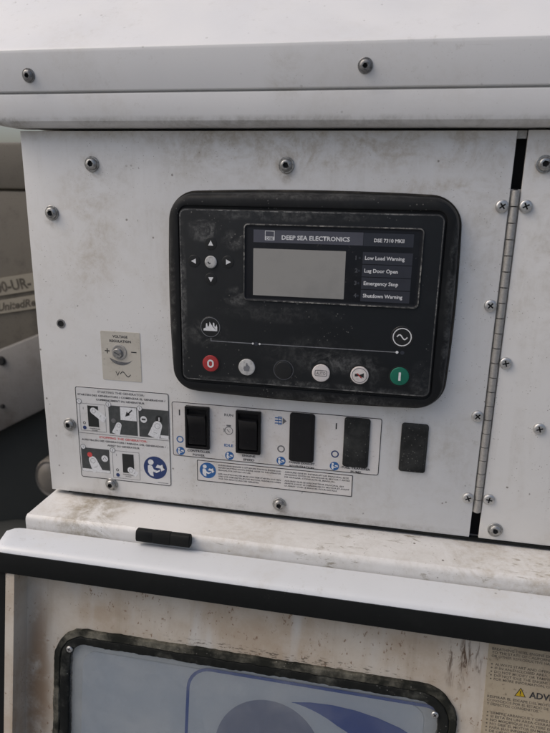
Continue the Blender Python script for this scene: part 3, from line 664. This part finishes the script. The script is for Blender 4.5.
# 5: switch off
frame(-189.4, -188.0, -160.8, -158.4)
rect('switch_picture', 'ink_black', iset, -178.8, -181.4, -166.8, -161.0, H1+.06)
finger(-170.6, -178.0, 6.6, -4.4, 3.3, 3.0)
text('lettering', 'I', 'ink', iset, -185.0, -164.2, 2.4, H1+.05); ringflat('off_mark', 'ink', iset, -184.6, -179.2, 0.9, 1.5, H1+.05, 16)
disc('manual_dot', 'ink_navy', iset, -184.4, -184.6, 2.0, H1+.06, 18); tl('CONTROLLER', -173.0, -184.0, 1.2, 12); tl('POWER', -173.0, -185.9, 1.0, 6)
number(-188.6, -158.2, '2')
book_symbol(iset, -144.6, -172.6, 12.0, H1+.04, 'ink_navy')
tl('0000000', -137.0, -188.6, 0.9, 11, 'ink_grey')

# framed switch sticker and the note below it
sw = thing('switch_sticker', 'long white sticker framing the row of switches above the note', 'sticker', (-27.6, 0, -158))
plate('sticker_sheet', 'sticker_warm', sw, -27.6, -129.6, 196.8, 55.6, 2.4, 0.03, 0.28)
H2 = 0.34
outline('border_line', 'ink', sw, -27.6, -129.6, 196.4, 55.2, 2.3, 0.7, H2)
st = lambda s, x, z, hh, wd, m='ink': text('lettering', s, m, sw, x, z, hh, H2, wd, 'CENTER', 0.03)
for (x) in (-118.2, 30.3):
    rect('on_mark', 'ink', sw, x-.6, -115.6, x+.6, -109.8, H2)
for (x, m) in ((-118.3, 'ink_blue'), (-19.8, 'ink_grey'), (30.3, 'ink_navy')): ringflat('off_mark', m, sw, x, -140.0, 2.4, 3.6, H2, 24)
for (x) in (-118.0, -69.4, -19.6, 30.3): book_symbol(sw, x, -152.0, 4.3, H2)
st('CONTROLLER', -99.8, -151.6, 2.1, 23); st('POWER', -99.8, -155.6, 2.1, 12)
st('RUN', -70.0, -112.2, 2.4, 8.6, 'ink_grey'); st('IDLE', -70.0, -142.8, 2.6, 8.8, 'ink_blue')
ringflat('gauge_print', 'ink_grey', sw, -70.0, -126.6, 3.4, 4.1, H2, 24); pathflat('gauge_print', 'ink_grey', sw, [(-71.8, -125.4), (-69.8, -127.8), (-68.8, -127.8)], 0.7, H2+.01)
rect('gauge_print', 'ink_grey', sw, -72.2, -122.4, -67.8, -120.8, H2); pathflat('gauge_print', 'ink_grey', sw, [(-74.6, -128.4), (-74.6, -124.4)], 0.7, H2)
st('ENGINE', -50.6, -151.4, 2.1, 12.6); st('SPEED', -50.6, -155.4, 2.1, 11)
for dz in (-2.6, 0, 2.6): pathflat('exhaust_print', 'ink_blue', sw, [(-26.2, -112.2+dz), (-19.6, -112.2+dz)], 1.0, H2)
outline('exhaust_print', 'ink_blue', sw, -21.6, -112.2, 3.4, 8.4, 0.6, 0.6, H2+.02); poly('exhaust_print', 'ink_grey', sw, [(-19.0, -108.8), (-15.2, -112.2), (-19.0, -115.6)], H2+.01)
st('PARKED EXHAUST', 0.0, -153.4, 2.0, 24); st('REGENERATION', 0.0, -157.0, 2.0, 23)
st('FUEL TRANSFER', 50.0, -153.2, 2.0, 26); st('PUMP', 50.2, -156.8, 2.0, 9.6)
nt_ = thing('note_sticker', 'narrow white note sticker of small print beneath the switch row', 'sticker', (-27, 0, -181))
plate('sticker_sheet', 'sticker_warm', nt_, -27.0, -170.4, 150.0, 22.4, 1.0, 0.03, 0.28)
outline('border_line', 'ink', nt_, -27.0, -170.4, 149.6, 22.0, 0.9, 0.8, H2)
book_symbol(nt_, -91.0, -169.6, 8.2, H2)
notes = [[('ENSURE MAIN BREAKER IS OFF BEFORE STARTING ENGINE AND', 61), ('BEFORE SHUTTING DOWN ENGINE. REFER TO THE OPERATOR', 61), ('MANUAL FOR DETAILS ON USE.', 32), None, ('DER HAUPTSCHALTER MUSS VOR DEM STARTEN AUS SEIN', 61), ('UND VOR DEM ABSTELLEN DES MOTORS. HANDBUCH LESEN', 61), ('VOR DER BENUTZUNG DES GERAETES.', 40)],
         [('ASEGURE QUE EL INTERRUPTOR PRINCIPAL ESTE', 60), ('APAGADO ANTES DE ARRANCAR EL MOTOR Y ANTES', 61), ('DE APAGAR. CONSULTE EL MANUAL.', 48), None, ('ASSUREZ QUE LE DISJONCTEUR PRINCIPAL EST', 56), ('ARRETE AVANT LE DEMARRAGE DU MOTEUR ET AVANT', 61), ('LE ARRET. VOIR LE MANUEL POUR DETAILS.', 50)]]
for ci, colm in enumerate(notes):
    z = -163.6
    for ln in colm:
        if ln: text('lettering', ln[0], 'ink', nt_, -80.4+ci*64.5, z, 1.45, H2, ln[1], bold=0.02)
        z -= 2.55 if ln else 1.4

# ------------------------------------------------------------------ switches and blanking plugs
def rocker(label, x, z, flip):
    t = thing('rocker_switch', label, 'switch', (x, 0.3, z-21), group='rocker switches on the panel')
    rrloft('switch_frame', 'switch', t, x, z, 23.6, 42.2, 0.9, [(0, .3), (0, 3.2), (0.3, 3.6), (1.0, 3.7), (2.2, 3.6), (2.6, 3.0), (2.8, 0.6)], False, True)
    # paddle: top edge proud, hollow face, pressed in at the bottom
    pr = [(-16.6, 1.0), (-16.4, 3.1), (-15.6, 3.4), (-9, 3.1), (-3, 3.1), (3, 3.5), (8, 4.7), (11.4, 6.2), (12.6, 6.7), (13.1, 6.5), (13.4, 5.7), (13.6, 1.0)]
    bm = bmesh.new(); rows = []
    for k, (sx, dr) in enumerate(((-8.7, .5), (-8.4, .12), (-7.8, 0), (-4, -.35 if flip else 0), (0, -.55 if flip else 0), (4, -.35 if flip else 0), (7.8, 0), (8.4, .12), (8.7, .5))):
        rows.append([bm.verts.new(V(x+sx, z+a, max(0.9, b-(dr if b > 1.5 else 0)))) for a, b in pr])
    for a, b in zip(rows, rows[1:]):
        for i in range(len(pr)-1): bm.faces.new((a[i], a[i+1], b[i+1], b[i]))
    bm.faces.new(rows[0]); bm.faces.new(rows[-1][::-1])
    finish('rocker_paddle', bm, 'switch', t, 40)
rocker('black rocker switch above the controller power lettering', -100.2, -125.8, False)
rocker('black rocker switch between run and idle lettering, over engine speed', -50.8, -126.0, True)
def blank(label, mat, x, z, w_, h_):
    t = thing('blanking_plug', label, 'plug', (x, 0.3, z-h_/2), group='blanking plugs on the panel')
    rrloft('plug_cap', mat, t, x, z, w_, h_, 2.6, [(0, .05), (0, 1.6), (0.3, 2.1), (0.9, 2.3)])
    rrloft('plug_face', mat, t, x, z, w_-4.4, h_-4.4, 1.6, [(0, 2.25), (0.3, 2.5), (0.7, 2.55)])
blank('smooth clean black blanking plug above regeneration lettering', 'blank', -0.6, -126.8, 23.0, 47.6)
blank('dusty black blanking plug above pump lettering inside the sticker frame', 'blank_dusty', 49.0, -126.8, 23.0, 47.6)
blank('dusty black blanking plug alone on bare panel outside the sticker frame', 'blank_dusty', 99.5, -126.8, 23.2, 46.0)

# ------------------------------------------------------------------ lower door (local frame tilted with the door)
ld = thing('lower_door', 'white lower door with black rubber band and soiled recessed window panel', 'door', (0, 0, 0), DOOR_M)
T = -DOOR_T
def toloc(y, z):     # world mm -> door frame mm (y, z)
    v = DOOR_M.inverted() @ (Vector((0, y, z))/1000); return (v.y*1000, v.z*1000)
rimp = [toloc(y, z) for y, z in ((-50.5, -226.0), (-51.2, -224.9), (-53.0, -224.6), (-76.0, -226.8), (-79.6, -227.6), (-82.0, -229.2), (-83.2, -231.4), (-82.6, -234.0), (-79, -236), (-56, -236), (-50.8, -234))]
def rimwarp(x, y, z):
    k = max(0.0, (-258.0-x)/14.0)
    if k > 0:
        c = 1-math.sqrt(max(0, 1-k*k)); ym = 14; y = ym+(y-ym)*(1-0.5*c); z = z-1.2*c
    return x, y, z
rim = extrude_x('top_rim', 'rim', ld, rimp, -272.0, 420, nx=160, warp=rimwarp)
band = extrude_x('rubber_band', 'rubber', ld, [(-1.6, -3.0), (-1.9, -6), (-1.6, -20), (-0.8, -21.6), (0.6, -22.2), (6, -22.2), (22, -20), (22, -3.0)], -274.5, 420, nx=40)
extrude_x('rubber_edge', 'rubber', ld, [(3, -24), (3, -400), (21, -400), (21, -18), (8, -18)], -290, -259.2)
extrude_x('side_lip', 'door', ld, [(0.9, -22.4), (0.9, -400), (22, -400), (22, -22.4)], -258.6, -249.8)
# recessed panel with a window opening
bm = bmesh.new()
win = ((-219.4+149.6)/2, -183.0, 149.6+219.4, 213.0)
outer = [(-249.9, 2), (420, 2), (420, -400), (-249.9, -400)]
holed(bm, outer, rrpts(win[0], win[1], win[2]-14, win[3]-14, 24, 8), -22)
inner_panel = finish('recessed_panel', bm, 'door', ld, 0)
rrloft('window_rubber', 'gasket', ld, win[0], win[1], win[2], win[3], 31, [(0, -22.0), (0.2, -19.4), (1.2, -18.4), (6.0, -18.2), (6.8, -19.2), (7.4, -21.5)], False, False, 10, rag=0.7)
rrloft('inner_rubber', 'gasket_inner', ld, win[0], win[1], win[2]-13.6, win[3]-13.6, 24.5, [(0, -21.5), (0.2, -19.3), (1.0, -18.5), (6.4, -18.8), (8.4, -20.0), (8.8, -26.0)], False, False, 10, rag=0.9)
rrloft('board_edge', 'board_edge', ld, win[0], win[1], win[2]-20, win[3]-20, 20, [(0, -27.5), (0.3, -27.2)], False, True, 8)
bd = plate('window_board', 'board', ld, win[0], win[1], win[2]-52, win[3]-48, 14, -27.15, -26.0, 0.4, 8)
H3 = -25.9
bm = bmesh.new(); o1 = rrpts(28, -198, 235, 200, 22, 8); i1 = rrpts(28, -198, 229.2, 194.2, 19.4, 8); strip(bm, o1, i1, H3); finish('logo_border', bm, 'logo_blue', bd, 0)
disc('logo_circle', 'logo_grey', bd, -11, -168, 49, H3, 56)
cr = [(8, -117), (25, -114.2), (45, -113.2), (65, -114.5), (85, -118.0), (104, -123.5), (122, -132), (134, -141), (134, -180), (118, -176), (98, -162), (80, -149), (58, -135.5), (35, -124.5)]
poly('logo_swoosh', 'logo_blue', bd, [(min(x, 124), z) for x, z in cr], H3+.03)
arcw = [(-11+50*math.cos(R(a)), -168+50*math.sin(R(a))) for a in range(78, -20, -6)]; arcw2 = [(-2+62*math.cos(R(a))+0.28*(78-a), -172+56*math.sin(R(a))) for a in range(78, -20, -6)]
poly('logo_arc', 'logo_white', bd, arcw+arcw2[::-1], H3+.06)
plate('window_pane', 'glass', ld, win[0], win[1], win[2]-24, win[3]-24, 20, -25.0, -22.6, 0.4, 8)
fastener('screw', SCREW, ld, -202.8, -96.6, -18.2, 0.62); fastener('screw', SCREW, ld, 131, -101, -18.4, 0.62)
# hinge barrel between the ledge and the rim
hx = (-143.4, -91.6); hy, hz = toloc(-51.8, -215.4)
bm = bmesh.new(); prof = []
for k in range(14):
    a = 2*math.pi*k/14; prof.append((4.2*math.copysign(abs(math.cos(a))**0.6, math.cos(a)), 6.0*math.copysign(abs(math.sin(a))**0.6, math.sin(a))))
rings = []
for (x, s) in ((hx[0], 0.8), (hx[0]+.8, 1), (-127.6, 1), (-127.4, .97), (-126.8, .97), (-126.6, 1.02), (-110.4, 1.02), (-110.2, .97), (-109.6, .97), (-109.2, 1), (hx[1]-.8, 1), (hx[1], .8)):
    rings.append([Vector((x, hy+y*s, hz+z*s))/1000 for y, z in prof])
loft(bm, rings, True, True); finish('hinge_barrel', bm, 'rubber', ld)

# warning label on the lower door
wl = thing('warning_label', 'soiled tan warning label with yellow triangle on the lower door', 'label', (234, -22, -200), DOOR_M)
plate('label_sheet', 'sticker_tan', wl, 234.6, -115.0, 130.0, 172.0, 2, -21.95, -21.7)
H4 = -21.62
def wt(s, x, z, hh, wd=None, m='ink_brown'): text('lettering', s, m, wl, x, z, hh, H4, wd, 'LEFT', 0.02)
z = -38.6
for s in ('BREATHING DIESEL ENGINE EXHAUST EXPOSES YOU TO CHEMICALS KNOWN', 'TO THE STATE OF CALIFORNIA TO CAUSE CANCER AND BIRTH DEFECTS', 'OR OTHER REPRODUCTIVE HARM.'):
    wt(s, 172.5, z, 2.15, min(118, len(s)*1.86)); z -= 3.15
z = -51.8
for s in ('ALWAYS START AND OPERATE THE ENGINE IN A WELL VENTILATED AREA.', 'IF IN AN ENCLOSED AREA, VENT THE EXHAUST TO THE OUTSIDE.', 'DO NOT MODIFY OR TAMPER WITH THE EXHAUST SYSTEM.', 'DO NOT IDLE THE ENGINE EXCEPT AS NECESSARY.', 'FOR MORE INFORMATION, GO TO THE STATE WARNINGS PAGE.'):
    wt(s, 175.8, z, 2.15, min(118, len(s)*1.86)); disc('bullet', 'ink_brown', wl, 173.4, z+1, 0.7, H4, 10); z -= 3.2
tri = poly('warning_triangle', 'ink_black', wl, [(193.0, -75.4), (202.0, -75.4), (197.5, -67.4)], H4)
poly('warning_triangle', 'yellow', wl, [(193.9, -74.9), (201.1, -74.9), (197.5, -68.5)], H4+.04)
rect('exclamation_mark', 'ink_black', wl, 197.1, -73.0, 197.9, -70.2, H4+.08); rect('exclamation_mark', 'ink_black', wl, 197.1, -74.3, 197.9, -73.6, H4+.08)
text('lettering', 'ADVERTENCIA', 'ink', wl, 204.4, -75.0, 5.2, H4, 50, 'LEFT', 0.03)
z = -80.2
for s in ('RESPIRAR EL ESCAPE DEL MOTOR DIESEL LE EXPONE A QUIMICOS', 'CONOCIDOS POR EL ESTADO DE CALIFORNIA COMO CAUSA DE CANCER', 'Y DEFECTOS CONGENITOS.'):
    wt(s, 172.0, z, 2.15, min(118, len(s)*1.86)); z -= 3.2
z = -94.0
for s in ('SIEMPRE ARRANQUE Y OPERE EL MOTOR EN UN AREA VENTILADA.', 'SI ESTA EN UN AREA CERRADA, VENTILE EL ESCAPE AL EXTERIOR.', 'NO MODIFIQUE NI ALTERE EL SISTEMA DE ESCAPE.', 'NO DEJE EL MOTOR EN MARCHA SI NO ES NECESARIO.', 'PARA MAS INFORMACION VISITE LA PAGINA DEL ESTADO', 'DE CALIFORNIA.'):
    wt(s, 175.8, z, 2.15, min(118, len(s)*1.86)); disc('bullet', 'ink_brown', wl, 173.4, z+1, 0.7, H4, 10); z -= 3.25

# ------------------------------------------------------------------ machine standing behind, to the left
nm = thing('tan_machine', 'weathered tan machine with dusty grey fender standing behind the cabinet', 'machine', (-900, -500, -1250))
Yb = 500
box('upper_side', 'tan_body', nm, -1700, -430, Yb, Yb+500, 90.6, 170, 6)
box('lower_side', 'tan_body', nm, -1700, -430, Yb+3, Yb+500, -262, 88.0, 5)
# curved fender whose upper edge climbs to the right
bm = bmesh.new(); rows = []
for k in range(17):
    x = -1700+k*(1280/16)
    top = -175+(x+586)*0.42 if x > -1050 else -370
    bot = -318+(x+573)*0.55 if x > -1000 else -553
    rows.append([bm.verts.new(Vector((x, Yb+y, z))/1000) for y, z in ((20, top+2), (-2, top), (-6, top-5), (-6, bot+4), (-4, bot), (20, bot))])
for a, b in zip(rows, rows[1:]):
    for i in range(5): bm.faces.new((a[i], a[i+1], b[i+1], b[i]))
finish('fender', bm, 'fender', nm, 50)
fd = [o for o in nm.children if o.name.startswith('fender')][0]
for (x, z, r) in ((-660, -229, 9), (-668, -323, 4.5)):
    bm = bmesh.new(); loft(bm, [[Vector((x+rr*math.cos(2*math.pi*k/18), Yb-y, z+rr*math.sin(2*math.pi*k/18)))/1000 for k in range(18)] for rr, y in ((r, 2), (r, 9), (r*.75, 11))], False, True)
    finish('fender_bolt', bm, 'dark', fd)
box('chassis', 'chassis', nm, -1690, -440, Yb+30, Yb+480, -1180, -240, 8)
bm = bmesh.new(); c = lambda r, y: [Vector((-578+r*math.cos(2*math.pi*k/28), Yb+y, -470+r*1.25*math.sin(2*math.pi*k/28)))/1000 for k in range(28)]
loft(bm, [c(34, 40), c(34, -4), c(31, -10), c(27, -8), c(22, -12), c(10, -16)], False, True); finish('side_lamp', bm, 'lamp', nm)
for x in (-1500, -640):
    bm = bmesh.new(); c = lambda r, y: [Vector((x+r*math.cos(2*math.pi*k/40), Yb+y, -920+r*math.sin(2*math.pi*k/40)))/1000 for k in range(40)]
    loft(bm, [c(150, -5), c(300, -8), c(325, 20), c(330, 60), c(330, 180), c(320, 220)], True, True); finish('tyre', bm, 'chassis', nm)
def idstrip(label, s, x, z, w_, hh, th, mat, x0, tw, shear=0.0):
    a = math.atan(0.19); t = thing('identification_strip', label, 'label', (0, 0, 0))
    t.location = Vector((x, Yb-0.6, z))/1000; t.rotation_euler = (0, -a, 0)
    rrloft('strip_sheet', mat, t, 0, 0, w_, hh, 1, [(0, -4), (0, 0), (0.2, .3)])
    lt = text('lettering', s, 'strip_ink', t, x0-x, -th/2, th, 0.6, tw, 'LEFT', 0.03, shear=shear)
idstrip('tan tape strip carrying the large unit number', '00-UR-', -620, -80.8, 240, 32, 19, 'tan_strip', -661, 76)
idstrip('tan tape strip below the unit number with slanted lettering', 'UnitedRentals', -618, -118.0, 240, 25, 14, 'tan_strip', -660, 122, 0.3)
